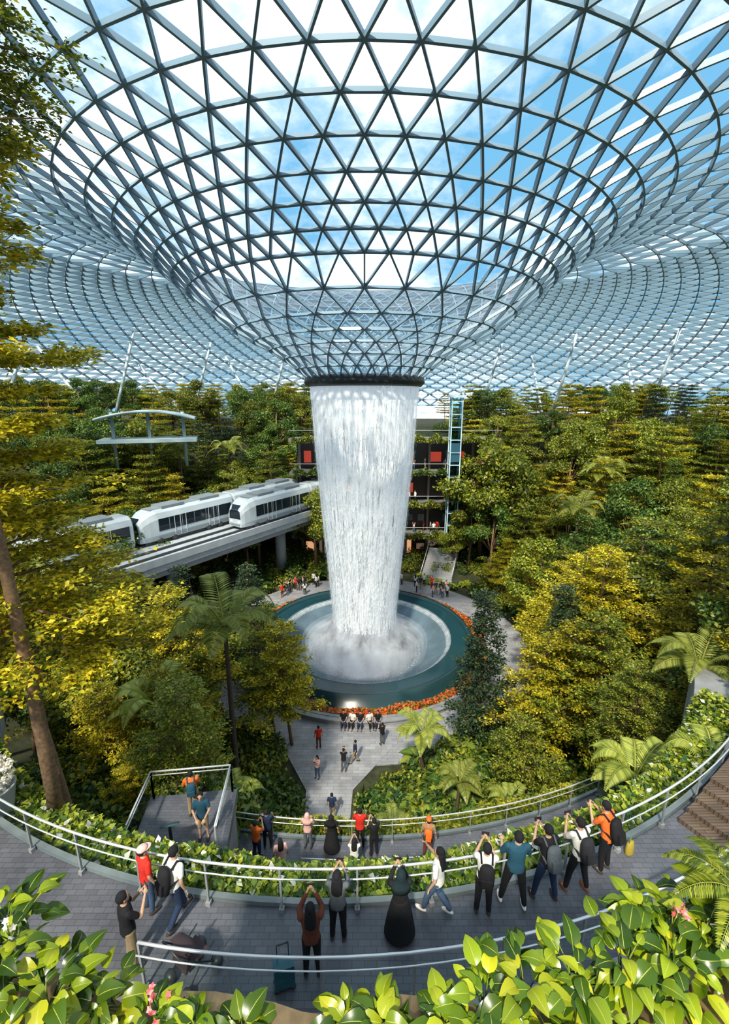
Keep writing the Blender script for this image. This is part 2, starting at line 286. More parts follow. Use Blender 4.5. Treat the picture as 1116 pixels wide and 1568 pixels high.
b=B(); lathe(b,[(.25,0),(.32,.3),(.42,.9),(.45,.95),(.38,.95),(.36,.85),(.05,.85)],32,(0,0),0); rg=np.random.default_rng(9); n=500; P=nrm(rg.normal(size=(n,3)))*A([.5,.5,.5])*rg.uniform(.5,1,(n,1))+A([0,0,1.3]); leaves(b,P,rg.normal(size=(n,3)),rg.normal(size=(n,3))+A([0,-.5,.8]),.11,.1,1)
for q in range(14): leaves(b,A([[0,0,.9]]),A([[math.cos(q),math.sin(q),1.1]]),A([[0,0,1.]]),.6,.12,2)
b.obj('potted_orchid',[pbr('ceramic_pot',(.4,.42,.44),.5),FW,G1],(-9.5,9.7,12.15))
b=B()
for s in(-.24,.24):
    tube(b,A([(s,-.35,1.0),(s,-.2,.75),(s,.3,.12)]),[.014]*3,6,0); tube(b,A([(s,-.3,.12),(s,.05,.5),(s,.3,.62)]),[.014]*3,6,0)
    for y in(-.3,.32): cap(b,(s-.02,y,.11),(s+.02,y,.11),.1,.1,12,0)
tube(b,A([(-.24,-.35,1.0),(.24,-.35,1.0)]),[.018]*2,6,0); box(b,(0,.02,.46),(.38,.4,.06),0,1); box(b,(0,-.17,.68),(.38,.05,.45),0,1,Matrix.Rotation(-.3,3,'X'))
V=[]; 
for t in np.linspace(.2,1.5,6):
    for s in(-.2,-.12,0,.12,.2): V.append((s,-.28+.34*math.cos(t)*(1-abs(s)*.6),.72+.26*math.sin(t)*(1-abs(s)*.7)))
b.add(V,[[i*5+j,i*5+j+1,i*5+j+6,i*5+j+5] for i in range(5) for j in range(4)],1)
b.obj('baby_stroller',[M_dark,pbr('stroller_fabric',(.05,.03,.035),.8)],(-3.05,5.95,12.8),-.6)
b=B(); box(b,(0,0,.31),(.34,.22,.46),0,0)
for z in np.linspace(.15,.47,5): box(b,(0,0,z),(.35,.23,.02),0,0)
for s in(-.1,.1): tube(b,A([(s,.08,.52),(s,.08,.85)]),[.01]*2,6,1)
tube(b,A([(-.1,.08,.85),(.1,.08,.85)]),[.014]*2,6,1)
for s in(-.14,.14):
    for y in(-.08,.08): cap(b,(s-.01,y,.04),(s+.01,y,.04),.04,.04,8,1)
b.obj('suitcase',[pbr('suitcase_shell',(.015,.10,.14),.35),M_dark],(-1.4,5.78,12.8),.3)
# ---------------------------------------------------------------- planter in front of the camera terrace
b=B(); n=40; xs=np.linspace(-4,4,n+1); front=2.12+.05*np.sin(xs*5)+.03*xs**2; V=[]
for y,z in((None,18.6),(None,18.95),(-.2,18.95),(-.2,18.6)):
    V.append(np.c_[xs,front if y is None else np.full(n+1,y),np.full(n+1,z)+.03*np.sin(xs*9+(0 if y is None else 1))])
V=np.concatenate(V); k=n+1; i=np.arange(n)
b.add(V,np.concatenate([np.stack([q*k+i,q*k+i+1,((q+1)%4)*k+i+1,((q+1)%4)*k+i],-1) for q in range(4)]),0,True); b.obj('stone_planter',[M_sand])
b=B(); box(b,(0,.9,15.6),(8,1.9,5.9)); b.obj('wall_terrace',[M_conc])
def bigleaf(b,P,D,N_,L,W):
    D=nrm(D); S=nrm(np.cross(D,N_)); N2=np.cross(S,D); us=A([0,.1,.28,.5,.75,.92,1]); ws=A([.12,.7,1,.92,.58,.22,.0])*W/2; cs=A([-1,-.5,-.03,.03,.5,1])
    V=[P+D*L*u*(1-.12*u)+S*c*w+N2*(abs(c)*.28*w-L*.38*u*u+.05*L*math.sin(u*3)) for u,w in zip(us,ws) for c in cs]
    F=[];Fv=[]
    for i in range(6):
        for j in range(5): (Fv if j==2 else F).append([i*6+j,i*6+j+1,i*6+j+7,i*6+j+6])
    base=b.n; b.V.append(A(V)); b.n+=len(V); b.G.append((A(F)+base,0,True)); b.G.append((A(Fv)+base,1,True))
def frond(b,base,az,L,up,nl,ll,lw,m=0,stem=.015,ms=None,droop=.25):
    t=np.linspace(.0,1,14); h=A([math.cos(az),math.sin(az),0]); C=lambda t: np.asarray(base)+np.outer(L*(t-.18*t*t),h)+np.outer(L*(up*t-(up+.35)*t*t*.75),[0,0,1.])
    tube(b,C(t),np.linspace(stem,stem*.3,14),5,m if ms is None else ms); tt=np.linspace(.12,.99,nl); P=C(tt); T=nrm(C(tt+.01)-P); S0=np.cross(h,[0,0,1.])
    for sg in(-1,1):
        D=T*.55+sg*S0-A([0,0,droop]); Ls=ll*np.sin(np.clip(tt*1.02,0,1)**.7*math.pi*.93+.12); leaves(b,P,D,np.cross(D,T)*sg+A([0,0,.6]),np.abs(Ls)+.02,lw,m,.08)
def flowers(b,c,Rr,n,s,m,seed):
    rg=np.random.default_rng(seed)
    for i in range(n):
        p=A(c)+rg.normal(size=3)*Rr*.5; ax=nrm(rg.normal(size=3)+A([0,-.8,1.2])); u=nrm(np.cross(ax,[1,0,.3])); v=np.cross(ax,u); a=np.arange(5)*1.2566+rg.random()
        tube(b,A([A(c)-A([0,0,Rr*1.5]),p]),[.005,.003],4,2)
        D=np.outer(np.cos(a),u)+np.outer(np.sin(a),v)+ax*.25; leaves(b,np.tile(p,(5,1)),D,np.tile(ax,(5,1)),s,s*.8,m)
def plant(b,c,Rr,n,L,seed):
    rg=np.random.default_rng(seed); c=A(c)
    for i in range(n):
        a=rg.uniform(0,6.283); e=math.acos(rg.uniform(.05,1)); d=A([math.sin(e)*math.cos(a),math.sin(e)*math.sin(a),math.cos(e)]); P=c+d*Rr*rg.uniform(.35,1)*A([1,1,.8])
        out=A([math.cos(a),math.sin(a),.25+rg.uniform(-.4,.4)]); s=L*rg.uniform(.5,1.25); bigleaf(b,P,out,d*.6+A([0,-.25,1])+rg.normal(size=3)*.3,s,s*.64)
        if i%3==0: tube(b,A([c+A([0,0,-Rr*.3]),(c+P)/2+A([0,0,.02]),P]),[.006,.005,.003],5,2)
FGM=[F1,FV,G1,FP,FW,G3]
k=0
fgl=[(-2.45,2.2,.36),(-2.05,2.1,.30),(-1.7,2.06,.22),(-2.6,2.5,.34),(-1.35,2.0,.14),(-1.05,1.98,.12),(-.75,1.97,.11),(-.12,2.0,.14),(.08,1.98,.16),(.5,2.0,.14),(.78,2.1,.24),(1.05,2.12,.3),(1.4,2.15,.31),(1.75,2.25,.32),(2.1,2.3,.34),(2.45,2.45,.38),(2.75,2.6,.42),(2.1,2.6,.2)]
FL={0:(4,6),4:(3,9),14:(3,8)}
for x,y,q in fgl:
    b=B(); plant(b,(x,y,18.95+q*.2),q,int(26+q*90),.165,k+10)
    if k in FL: flowers(b,(x+.05,y+q*.3,19.0+q*1.05),.1,FL[k][1],.026,FL[k][0],k)
    b.obj('foreground_leafy_plant',FGM); k+=1
b=B()
for q in range(9): frond(b,(2.75,2.55,19.3),q*.7+.3,.6,.75,28,.1,.024,5,.005)
b.obj('foreground_fern',FGM)
# ---------------------------------------------------------------- vegetation protos
def tier_tree(seed,H,Rr,nt,nl,ls,lo=.35,up=.12,flat=.07,bend=.4,nb=6,tk=.012,tp=.72):
    rg=np.random.default_rng(seed); b=B(); z=np.linspace(0,H,9); bx=bend*np.sin(z/H*2.5+seed); by=bend*np.cos(z/H*2+seed)-bend*math.cos(seed)
    bx-=bx[0]; tr=np.interp(z,[0,H],[tk*H+.03,.02]); tube(b,np.c_[bx,by,z],tr,8,0)
    PP=[];DD=[]
    for k in range(nt):
        f=k/(nt-1); zt=H*(lo+(1-lo)*f*.97); Rk=Rr*(1-tp*f**1.4)*(.8+.35*rg.random()); c=A([np.interp(zt,z,bx),np.interp(zt,z,by),zt]); a0=rg.random()*6.28
        for j in range(nb):
            a=a0+j*2*math.pi/nb+rg.normal()*.25; Lb=Rk*rg.uniform(.7,1.1); h=A([math.cos(a),math.sin(a),0]); s=A([-h[1],h[0],0]); e=c+h*Lb+A([0,0,up*Lb])
            tube(b,A([c,c+h*Lb*.5+A([0,0,up*Lb*.7]),e]),[.012*Lb+.015,.008*Lb+.01,.006],5,0)
            nc=max(3,int(Lb*2.6)); cn=[]
            for q in range(nc):
                t=rg.uniform(.3,1.02); cn.append(c+h*Lb*t+s*rg.normal()*.26*Lb*(.4+t*.5)+A([0,0,up*Lb*t+rg.normal()*.05]))
            cn=A(cn); m=int(nl/(nt*nb)*(Lb/Rr)*1.7)+6; ii=rg.integers(0,nc,m); P=cn[ii]+rg.normal(size=(m,3))*A([.26,.26,flat])*(.6+Lb*.12); PP.append(P); DD.append(np.tile(h,(m,1)))
    P=np.concatenate(PP); D=np.concatenate(DD)+rg.normal(size=(len(P),3))*A([.9,.9,.35]); Nn=A([0,0,1.])+rg.normal(size=(len(P),3))*.4; L=rg.uniform(.6,1.25,len(P))*ls
    leaves(b,P,D,Nn,L,L*.55,1); return b
def round_tree(seed,H,Rr,nl,ls):
    rg=np.random.default_rng(seed); b=B(); tube(b,A([(0,0,0),(.1,.1,H*.4),(0,.1,H*.8)]),[.16,.11,.04],8,0); PP=[];NN=[]
    for q in range(26):
        a=rg.uniform(0,6.28); u=rg.uniform(-.6,1); w=math.sqrt(1-u*u)*Rr*rg.uniform(.5,1); c=A([w*math.cos(a),w*math.sin(a),H*.66+u*H*.32]); tube(b,A([(0,0,H*.35),(c*A([.5,.5,1])+A([0,0,H*.4]))/A([1,1,2]),c]),[.05,.03,.01],5,0)
        m=nl//26; d=nrm(rg.normal(size=(m,3))); PP.append(c+d*rg.uniform(.3,1,(m,1))**.6*A([.75,.75,.5])*Rr*.42); NN.append(d+A([0,0,.7]))
    P=np.concatenate(PP);Nn=np.concatenate(NN); L=rg.uniform(.6,1.25,len(P))*ls; leaves(b,P,rg.normal(size=(len(P),3)),Nn,L,L*.6,1); return b
def palm(seed,H,L,nf=12):
    rg=np.random.default_rng(seed); b=B(); z=np.linspace(0,H,8); tube(b,np.c_[.3*np.sin(z/H*1.5),0*z,z],np.interp(z,[0,H],[.13,.085]),8,0); x=.3*math.sin(1.5)
    tube(b,A([(x,0,H-.1),(x,0,H+.35*L/3)]),[.12,.05],8,1)
    for i in range(nf):
        a=i*2.4+rg.random()*.3; upv=2.3-1.7*i/nf; frond(b,(x,0,H+.2*L/3),a,L*rg.uniform(.85,1.1),upv,40,L*.25,.075*L/2.4,1,.03,1,.2)
    return b
PT={'gold':[tier_tree(1,12,4.3,9,16000,.21),tier_tree(2,10,3.6,8,13000,.2),tier_tree(5,8,3.0,7,10000,.18)],
 'dark':[tier_tree(3,11,2.1,15,11000,.2,.12,-.05,.12,.1),tier_tree(4,9,2.4,12,10000,.2,.15,.0,.12,.2)],
 'round':[round_tree(6,8,2.7,9000,.2),round_tree(8,7,2.4,9000,.2)]}
ME={}
for kx,v in PT.items():
    for i,t in enumerate(v):
        ME[kx,i,0]=t.mesh('tree',[M_bark,{'gold':Y1,'dark':G2,'round':G1}[kx]]); m=ME[kx,i,0].copy(); m.materials[1]={'gold':Y2,'dark':G1,'round':Y2}[kx]; ME[kx,i,1]=m
HT={('gold',0):12,('gold',1):10,('gold',2):8,('dark',0):11,('dark',1):9,('round',0):8,('round',1):7}
NM={'gold':'terminalia_tree','dark':'conifer_tree','round':'rainforest_tree'}
def tree(kind,i,x,y,top,var=0):
    z=float(Hf(x,y))-.1; k=(top-z)/HT[kind,i]; return place(NM[kind],ME[kind,i,var],(x,y,z),R.random()*6.28,k)
pm=[palm(1,8,2.7).mesh('palm',[M_barkd,PG]),palm(2,3.2,1.8,11).mesh('palm_small',[M_barkd,PG]),palm(4,6,2.4).mesh('palm_mid',[M_barkd,PG])]
for i,x,y,k in((0,-7.3,21.8,1.32),(2,-9.6,17.6,1.0),(1,3.6,23.0,1.15),(1,4.8,20,.9),(1,-5.6,17,.9),(0,-14.5,20,1.25),(2,13.8,17,1.0),(1,1.6,17.2,.7),(1,9,13,1.1),(1,10.8,11.2,1.1),(1,6.8,18,.8),(0,22,46,1.2),(0,-24,60,1.3),(0,27,52,1.2),(2,-20,66,1.5)):
    place('palm_tree',pm[i],(x,y,float(Hf(x,y))-.1),R.random()*6,k)
T0=tier_tree(21,24.5,3.45,20,82000,.17,.37,.1,.08,.9,7,.005,.4).mesh('near_tree',[M_bark,Y1])
place('terminalia_tree',T0,(-9.75,12.5,6.6),.9,1.0); place('terminalia_tree',T0,(-20.5,21,4),2.4,.9)
tn=tier_tree(33,20.8,2.5,11,22000,.12,.76,.1,.07,.3,6,.008,.4).mesh('near_tree_b',[M_bark,Y2]); place('terminalia_tree',tn,(-8.2,9.9,11.6),1.0,1.0)
place('terminalia_tree',T0,(16.6,17.8,1.5),1.5,.78)
for kind,i,x,y,top,v in(('gold',0,15.5,29,13,0),('gold',1,10.4,23.6,9.0,0),('gold',1,13.2,23.4,10.2,0),('gold',0,20,24,14,0),('gold',1,20,33,14,1),('gold',0,25,30,17,1),('dark',0,7.7,26.3,11.2,0),('gold',1,-4.9,26.2,8.6,0),('gold',2,-6.4,27.6,9,1),('gold',0,-11.8,25,12,0),('gold',1,-11.2,17.8,10.5,0),('gold',0,-17,25,13,1),('dark',0,-13.5,31,11,0),('dark',1,-9,33.5,10,0),('gold',1,-18,31,10,1),('dark',0,17,15,20,0),('dark',0,21,20,26,0),('dark',0,18.6,16.5,25,0),('dark',1,15.2,13.5,17,0),('gold',2,-9.8,15.0,8.5,0),('round',0,14.5,20.0,8.5,1),('gold',1,14.8,12.5,14.5,0),('gold',2,8.9,20.4,6.5,1),('gold',2,-13.8,22,11,0),('gold',1,24,24,18,0)):
    tree(kind,i,x,y,top,v)
def maxtop(x,y):
    u=x/(.97*y+3); xl=-18.8+(y-38.7)*.6386
    if u<-.66: return 26
    if u<-.06: return 25.5 if x<xl-6 else 22.8-.46*y
    if u<.11: return 22.8-.62*y
    if y>46: return 25
    if u<.25: return 22.8-.50*y
    if u<.5: return 22.8-.32*y
    return 22.8-.10*y
cnt=0;placed=[]
for t in range(7000):
    if cnt>=310: break
    r=16.3+62*R.random()**.8; a=R.uniform(-math.pi,math.pi); x=r*math.sin(a); y=40-r*math.cos(a)
    if y<15 or (abs(x+1.5)<5.5 and y<30) or (0<x<12 and y<27): continue
    if abs(x)>.85*y+4: continue
    xl=-18.8+(y-38.7)*.6386
    if abs(x-xl+1)<5.6 and y>24: continue
    if (-9<x<17 and y>57) or (4<x<14.5 and y>50): continue
    if any((x-p)**2+(y-q)**2<(2.0+r*.018)**2 for p,q in placed): continue
    z=float(Hf(x,y)); top=min(maxtop(x,y),z+R.uniform(6,11.5))
    if top-z<2.6: continue
    kind=R.choice(['gold','gold','gold','dark','round','round']); i=R.randrange(len(PT[kind])); tree(kind,i,x,y,top,R.randrange(2)); placed.append((x,y)); cnt+=1
fern=B()
for q in range(11): frond(fern,(0,0,.1),q*2.4,.95+.1*(q%3),.9-.05*q,18,.26,.07,0,.01)
bl=B(); rg=np.random.default_rng(5)
for q in range(16):
    a=q*2.4; bigleaf(bl,A([.12*math.cos(a),.12*math.sin(a),.25+.04*q]),A([math.cos(a),math.sin(a),.7-.03*q]),A([0,0,1.]),.6,.34)
shr=B(); m=420; d=nrm(rg.normal(size=(m,3))*A([1,1,.8])); P=d*A([.7,.7,.55])*rg.uniform(.6,1,(m,1))+A([0,0,.4]); leaves(shr,P,rg.normal(size=(m,3)),d+A([0,0,.8]),.17,.1,0)
def mass(name,proto,mats,n,seed,kmin,kmax,rmax=45):
    rg=random.Random(seed); b=B(); c=0
    while c<n:
        if c<n*.55: x=rg.uniform(-17,19); y=rg.uniform(13.0,27)
        else:
            r=rg.uniform(16,rmax); a=rg.uniform(-2.9,2.9); x=r*math.sin(a); y=40-r*math.cos(a)
        r=math.hypot(x,y-40); 
        if r<15.9 or y<8 or (-4.4<x<.3 and 14.4<y<22.5) or (-6<x<2.8 and 22<y<27) or abs(x)>.85*y+3: continue
        if math.hypot(x-C1[0],y-C1[1])>16.3 and y<25: continue
        rr2=math.hypot(x+.5,y-40)
        if 24.7<rr2<28.6 and -5.6<x<11.5 and y<20: continue
        if -7.8<x<-4 and 9.9<y<13.6: continue
        b.inst(proto,(x,y,float(Hf(x,y))-.05),rg.random()*6.28,rg.uniform(kmin,kmax)); c+=1
    b.obj(name,mats)
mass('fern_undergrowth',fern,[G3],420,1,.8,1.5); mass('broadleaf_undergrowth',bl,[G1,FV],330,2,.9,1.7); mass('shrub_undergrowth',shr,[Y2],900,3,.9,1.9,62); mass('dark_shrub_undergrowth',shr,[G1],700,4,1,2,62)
# ---------------------------------------------------------------- railway + trains
d0=nrm(A([12.9,20.2])); nv=A([-d0[1],d0[0]]); p0=A([-18.8,38.7])
ty=-math.atan2(d0[0],d0[1]); ZR=-1.0
b=B(); Lt=75; c=p0+d0*(-22+Lt/2)+nv*3.6
box(b,(*c,9.1+ZR),(8.2,Lt,.9),ty,0); box(b,(*c,8.1+ZR),(5.2,Lt,1.2),ty,0)
for sgn in(-1,1): box(b,(*(c+nv*sgn*-4.1),9.6+ZR),(.25,Lt,.7),ty,0)
for s_ in(-1.9,1.9):
    for e in(-.8,.8): box(b,(*(c+nv*(s_+e)),9.62+ZR),(.25,Lt,.25),ty,1)
for q in(-14,4,20,36): 
    c=p0+d0*q+nv*3.6; tube(b,A([(*c,float(Hf(*c))-1),(*c,7.8+ZR)]),[.7,.7],16,0)
b.obj('elevated_railway_track',[pbr('guideway_concrete',(.42,.46,.5),.6,noise=.1,nscale=1),M_dark])
def car(nose=True,L=11.5):
    b=B(); prof=[(-1.25,.35),(-1.38,.9),(-1.38,2.5),(-1.2,3.1),(-.8,3.4),(.8,3.4),(1.2,3.1),(1.38,2.5),(1.38,.9),(1.25,.35)]
    st=[(0,.72,.62),(.35,.86,.78),(1.0,.96,.93),(1.8,1,1),(L-.1,1,1),(L,.97,.98)] if nose else [(0,.97,.98),(.1,1,1),(L-.1,1,1),(L,.97,.98)]
    V=[(x*sx,y,.35+(z-.35)*sz) for y,sx,sz in st for x,z in prof]; n=10; F=[]
    for i in range(len(st)-1):
        for j in range(n): F.append([i*n+j,i*n+(j+1)%n,(i+1)*n+(j+1)%n,(i+1)*n+j])
    b.add(V,F,0,False); e=len(st)-1; bb=b.n-len(V)
    b.G.append((A([[bb+k for k in range(n)][::-1]]),0,False)); b.G.append((A([[bb+e*n+k for k in range(n)]]),0,False))
    if nose:
        b.add([(-.86,-.03,1.25),(.86,-.03,1.25),(.78,-.03,2.1),(.5,-.02,2.28),(-.5,-.02,2.28),(-.78,-.03,2.1)],[[0,1,2,3,4,5]],1,False)
        b.add([(-.5,-.0,2.3),(.5,0,2.3),(.66,.33,2.78),(-.66,.33,2.78)],[[0,1,2,3]],1,False)
        for x in(-.6,.6): ell(b,(x,-.02,.95),(.14,.05,.09),3)
        box(b,(0,-.02,.6),(1.5,.1,.22),0,2)
    y0=1.9 if nose else .4
    for sx in(-1,1):
        box(b,(sx*1.385,(y0+L-.4)/2,1.9),(.03,L-.4-y0,1.25),0,1); box(b,(sx*1.385,(y0+L-.4)/2,.62),(.03,L-.4-y0,.35),0,2)
        for yd in(L*.38,L*.75): 
            for e in(-.68,0,.68): box(b,(sx*1.40,yd+e,1.5),(.05,.06,2.1),0,0)
        for yy in np.arange(y0+1.2,L-1,1.5): box(b,(sx*1.395,yy,1.9),(.04,.05,1.25),0,2)
    box(b,(0,L*.35,3.5),(1.8,2.6,.25),0,2); box(b,(0,L*.75,3.5),(1.8,2.6,.25),0,2); box(b,(0,L/2,3.41),(1.5,L-3,.04),0,2); box(b,(0,L/2,.2),(2.1,L-1,.4),0,4)
    for y in(2,3.6,L-3.6,L-2):
        for x in(-1,1): cap(b,(x-.12,y,.35),(x+.12,y,.35),.38,.38,12,4)
    return b
ca=car(True).mesh('train_car',[M_white,M_blk,pbr('train_grey',(.22,.26,.29),.4),pbr('headlamp',(1,.95,.8),.2,emit=2),M_dark]); cb=car(False).mesh('train_car_mid',list(ca.materials))
def train(s,off,cars=2):
    e=bpy.data.objects.new('light_rail_train',None); sc.collection.objects.link(e); c=p0+d0*s+nv*off; e.location=(*c,9.6+ZR); e.rotation_euler=(0,0,ty)
    for i in range(cars):
        o=place('train_car_body',ca if i==0 else cb,(0,i*11.8,0)); o.parent=e
train(1.5,5.5,2); train(11,1.7,2); train(-22.5,5.5,2)
# ---------------------------------------------------------------- mall behind waterfall
b=B(); 
for fl in range(4):
    z=fl*4.4
    box(b,(4,62.0,z+4.2),(28,3.2,.45),0,0); box(b,(4,64.5,z+2),(27,.3,4.2),0,1)
    for x in np.arange(-9,18,3.0): box(b,(x,63.4,z+2),(.3,.3,4.1),0,0)
    for q in range(15):
        x=-9+q*1.8+.4; 
        if R.random()<.75: box(b,(x+.6,64.25,z+1.6),(R.uniform(.7,1.6),.1,R.uniform(.8,2.2)),0,R.choice([2,3,6,6,7]))
    box(b,(4,60.5,z+4.95),(28,.06,1.0),0,4); tube(b,A([(-10,60.5,z+5.5),(18,60.5,z+5.5)]),[.05,.05],6,5)
b.obj('shopping_mall_facade',[pbr('slab_dark',(.22,.19,.17),.5),pbr('facade_dark',(.04,.035,.035),.3),pbr('shop_light_warm',(1,.5,.25),.5,emit=.7),pbr('shop_sign_red',(.6,.07,.04),.5,emit=.5),M_glass,M_rail,pbr('shop_panel',(.45,.3,.22),.5,emit=.25),pbr('shop_glass',(.15,.2,.22),.1)])
for zf in(4.4,8.8,13.2,17.6): 
    rg=np.random.default_rng(int(zf*10)); b=B(); n=5000; x=rg.uniform(-9.5,17.5,n); P=np.stack([x,60.3+rg.normal(size=n)*.3,zf+rg.random(n)*(.3+.7*np.sin(x*1.3+zf)**2)-.4],-1)
    leaves(b,P,rg.normal(size=(n,3)),A([0,0,1.])+rg.normal(size=(n,3))*.5,.3,.2,0); b.obj('balcony_planting',[Y2 if zf<9 or zf>14 else G1])
b=B()
for x in(-.65,.65):
    for y in(-.65,.65): box(b,(x,y,11.4),(.14,.14,23.5),0,0)
for z in np.arange(0,23,1.6): box(b,(0,0,z),(1.4,1.4,.1),0,0)
box(b,(0,0,11.4),(1.25,1.25,23),0,1); box(b,(0,0,23.0),(2.0,2.0,.3),0,0); box(b,(0,0,16),(1.1,1.1,2.4),0,0)
b.obj('glass_elevator_shaft',[pbr('elevator_frame',(.42,.58,.66),.35),glassmat('elevator_glass',(.5,.7,.78),.15)],(11.6,59.2,0))
for x,y,t in((13.6,56.5,10),(15.5,58.5,17),(17.5,56,16),(-6.5,58,11),(11.6,57,6.5)): tree('round',1,x,y,t,1)
b=B()
for i in range(16): box(b,(0,i*.35,i*.09+.05),(4,.37,.18+i*.18),0,0)
for x in(-2,2): tube(b,A([(x,0,1),(x,5.4,3.9)]),[.05,.05],6,1)
b.obj('outdoor_staircase',[pbr('stair_stone',(.4,.4,.4),.6),M_rail],(9.0,54.2,0),-.35)
b=B(); xs=np.linspace(-5.5,5.5,14); V=[]
for x in xs: V+= [(x,-2.2,1.0-.03*x*x),(x,2.2,1.0-.03*x*x),(x,2.2,.7-.03*x*x),(x,-2.2,.7-.03*x*x)]
F=[[i*4+j,i*4+(j+1)%4,i*4+4+(j+1)%4,i*4+4+j] for i in range(13) for j in range(4)]; b.add(V,F,0); 
for x in(-4,0,4): tube(b,A([(x,0,-6),(x,0,.75)]),[.2,.2],10,0)
box(b,(0,0,-2.6),(11,4.2,.4),0,0); b.obj('station_canopy',[pbr('canopy_paint',(.28,.38,.43),.35)],(-26.5,57,20.4),.3)
# ---------------------------------------------------------------- people
def remesh(b,vox,it=3):
    me=b.mesh('tmp',[]); o=bpy.data.objects.new('tmp',me); sc.collection.objects.link(o); q=o.modifiers.new('r','REMESH'); q.mode='VOXEL'; q.voxel_size=vox
    s=o.modifiers.new('s','SMOOTH'); s.factor=.5; s.iterations=it; dg=bpy.context.evaluated_depsgraph_get(); ev=o.evaluated_get(dg); m=ev.to_mesh()
    V=np.empty(len(m.vertices)*3,'f'); m.vertices.foreach_get('co',V); L=np.empty(len(m.loops),'i'); m.loops.foreach_get('vertex_index',L)
    ev.to_mesh_clear(); bpy.data.objects.remove(o); bpy.data.meshes.remove(me); return V.reshape(-1,3),L.reshape(-1,4)
def cloth(c): return pbr('cloth_%d_%d_%d'%tuple(int(v*100) for v in c),c,.85,noise=.12,nscale=25,spec=.2)
SK=(.50,.30,.20); WT=(.78,.77,.74); BK=(.015,.015,.018); NV=(.02,.035,.08); RD=(.6,.03,.02); TL=(.02,.075,.12); BR=(.13,.04,.025); JN=(.06,.1,.18); KH=(.3,.22,.13); OR=(.8,.16,.03); PK=(.75,.45,.42); GY=(.10,.115,.13)
def person(H=1.7,arm='down',leg='stand',top=WT,bot=BK,hair=(.012,.01,.01),long=False,pack=None,dress=False,hat=None,lean=0,sleeve=.5,shorts=False,shoe=(.05,.04,.04),hijab=None,vox=.015):
    o=A([0,0,-.44]) if leg=='sit' else A([0,0,0.]); U=lambda x,y,z: A([x,y,z])+o
    hip=[U(s*.085,0,.92) for s in(-1,1)]
    kn,an={'stand':([A([-.10,.02,.50]),A([.10,.02,.50])],[A([-.12,-.02,.09]),A([.12,-.02,.09])]),
      'wide':([A([-.15,.05,.50]),A([.15,.0,.50])],[A([-.22,.04,.09]),A([.2,-.08,.09])]),
      'stride':([A([-.1,.17,.52]),A([.1,.03,.49])],[A([-.1,.26,.09]),A([.1,-.26,.14])]),
      'sit':([A([-.13,.42,.50]),A([.13,.42,.50])],[A([-.13,.46,.09]),A([.13,.46,.09])])}[leg]
    AR={'down':[((.25,-.03,1.14),(.27,.06,.90))]*2,'phone':[((.20,.19,1.18),(.065,.33,1.42))]*2,'high':[((.21,.22,1.30),(.075,.31,1.56))]*2,'rail':[((.25,.1,1.13),(.2,.36,1.1))]*2,
        'one':[((.25,-.02,1.14),(.26,.08,.9)),((.22,.18,1.25),(.12,.32,1.5))],'lap':[((.25,.06,1.15),(.12,.28,1.02))]*2}[arm]
    sb=B(); st=B(); sp=B(); ex=B()
    rings(sb,[(*(U(0,0,z)),rx,ry) for z,rx,ry in((.86,.14,.1),(.95,.155,.105),(1.08,.125,.09),(1.25,.15,.1),(1.38,.16,.09),(1.44,.09,.07),(1.47,.05,.05))],16)
    cap(sb,U(0,-.01,1.42),U(0,.01,1.54),.052,.048); ell(sb,U(0,.01,1.60),(.076,.094,.108)); ell(sb,U(0,.035,1.535),(.054,.062,.06)); cap(sb,U(0,.1,1.605),U(0,.122,1.58),.01,.014,8)
    for s in(-1,1): ell(sb,U(s*.079,0,1.59),(.013,.022,.032))
    sh=[U(s*.175,0,1.395) for s in(-1,1)]; hd=[]
    for i,s in enumerate((-1,1)):
        e,w=[A(q)*A([s,1,1])+o for q in AR[i]]; cap(sb,sh[i],e,.05,.037); cap(sb,e,w,.038,.025); hd.append((w,nrm(w-e),s)); cap(sb,hip[i],kn[i],.08,.052); cap(sb,kn[i],an[i],.055,.035)
        f=A([0,.12,-.05]); cap(sb,an[i],an[i]+f,.035,.025)
        q=sleeve if sleeve<=1 else sleeve-1
        if sleeve<=1: cap(st,sh[i],sh[i]+(e-sh[i])*q*1.3 if q*1.3<1 else e,.066,.058)
        else: cap(st,sh[i],e,.066,.054); cap(st,e,e+(w-e)*q,.053,.042)
        if not dress:
            cap(sp,hip[i],kn[i],.098,.072)
            if not shorts: cap(sp,kn[i],an[i]+(kn[i]-an[i])*.06,.07,.052)
        ell(ex,an[i]+A([0,.06,-.05]),(.048,.135,.04),3); 
    rings(st,[(*(U(0,0,z)),rx,ry) for z,rx,ry in((.86,.172,.128),(.95,.17,.125),(1.08,.15,.115),(1.25,.172,.122),(1.37,.178,.11),(1.43,.12,.085),(1.465,.07,.066))],20)
    if dress: rings(sp,[(*(U(0,0,z)),rx,ry) for z,rx,ry in((.1,.33,.30),(.5,.27,.25),(.85,.2,.165),(1.0,.165,.13))],20)
    else: rings(sp,[(*(U(0,0,z)),rx,ry) for z,rx,ry in((.84,.15,.11),(.9,.17,.12),(1.0,.155,.115))],16)
    out=B(); 
    for bb,m in((sb,0),(st,1),(sp,2)):
        V,F=remesh(bb,vox*(1 if m==0 else 1.2)); out.add(V,F,m)
    for F,m,s_ in ex.G: out.G.append((F+out.n,m,s_))
    out.V+=ex.V; out.n+=ex.n
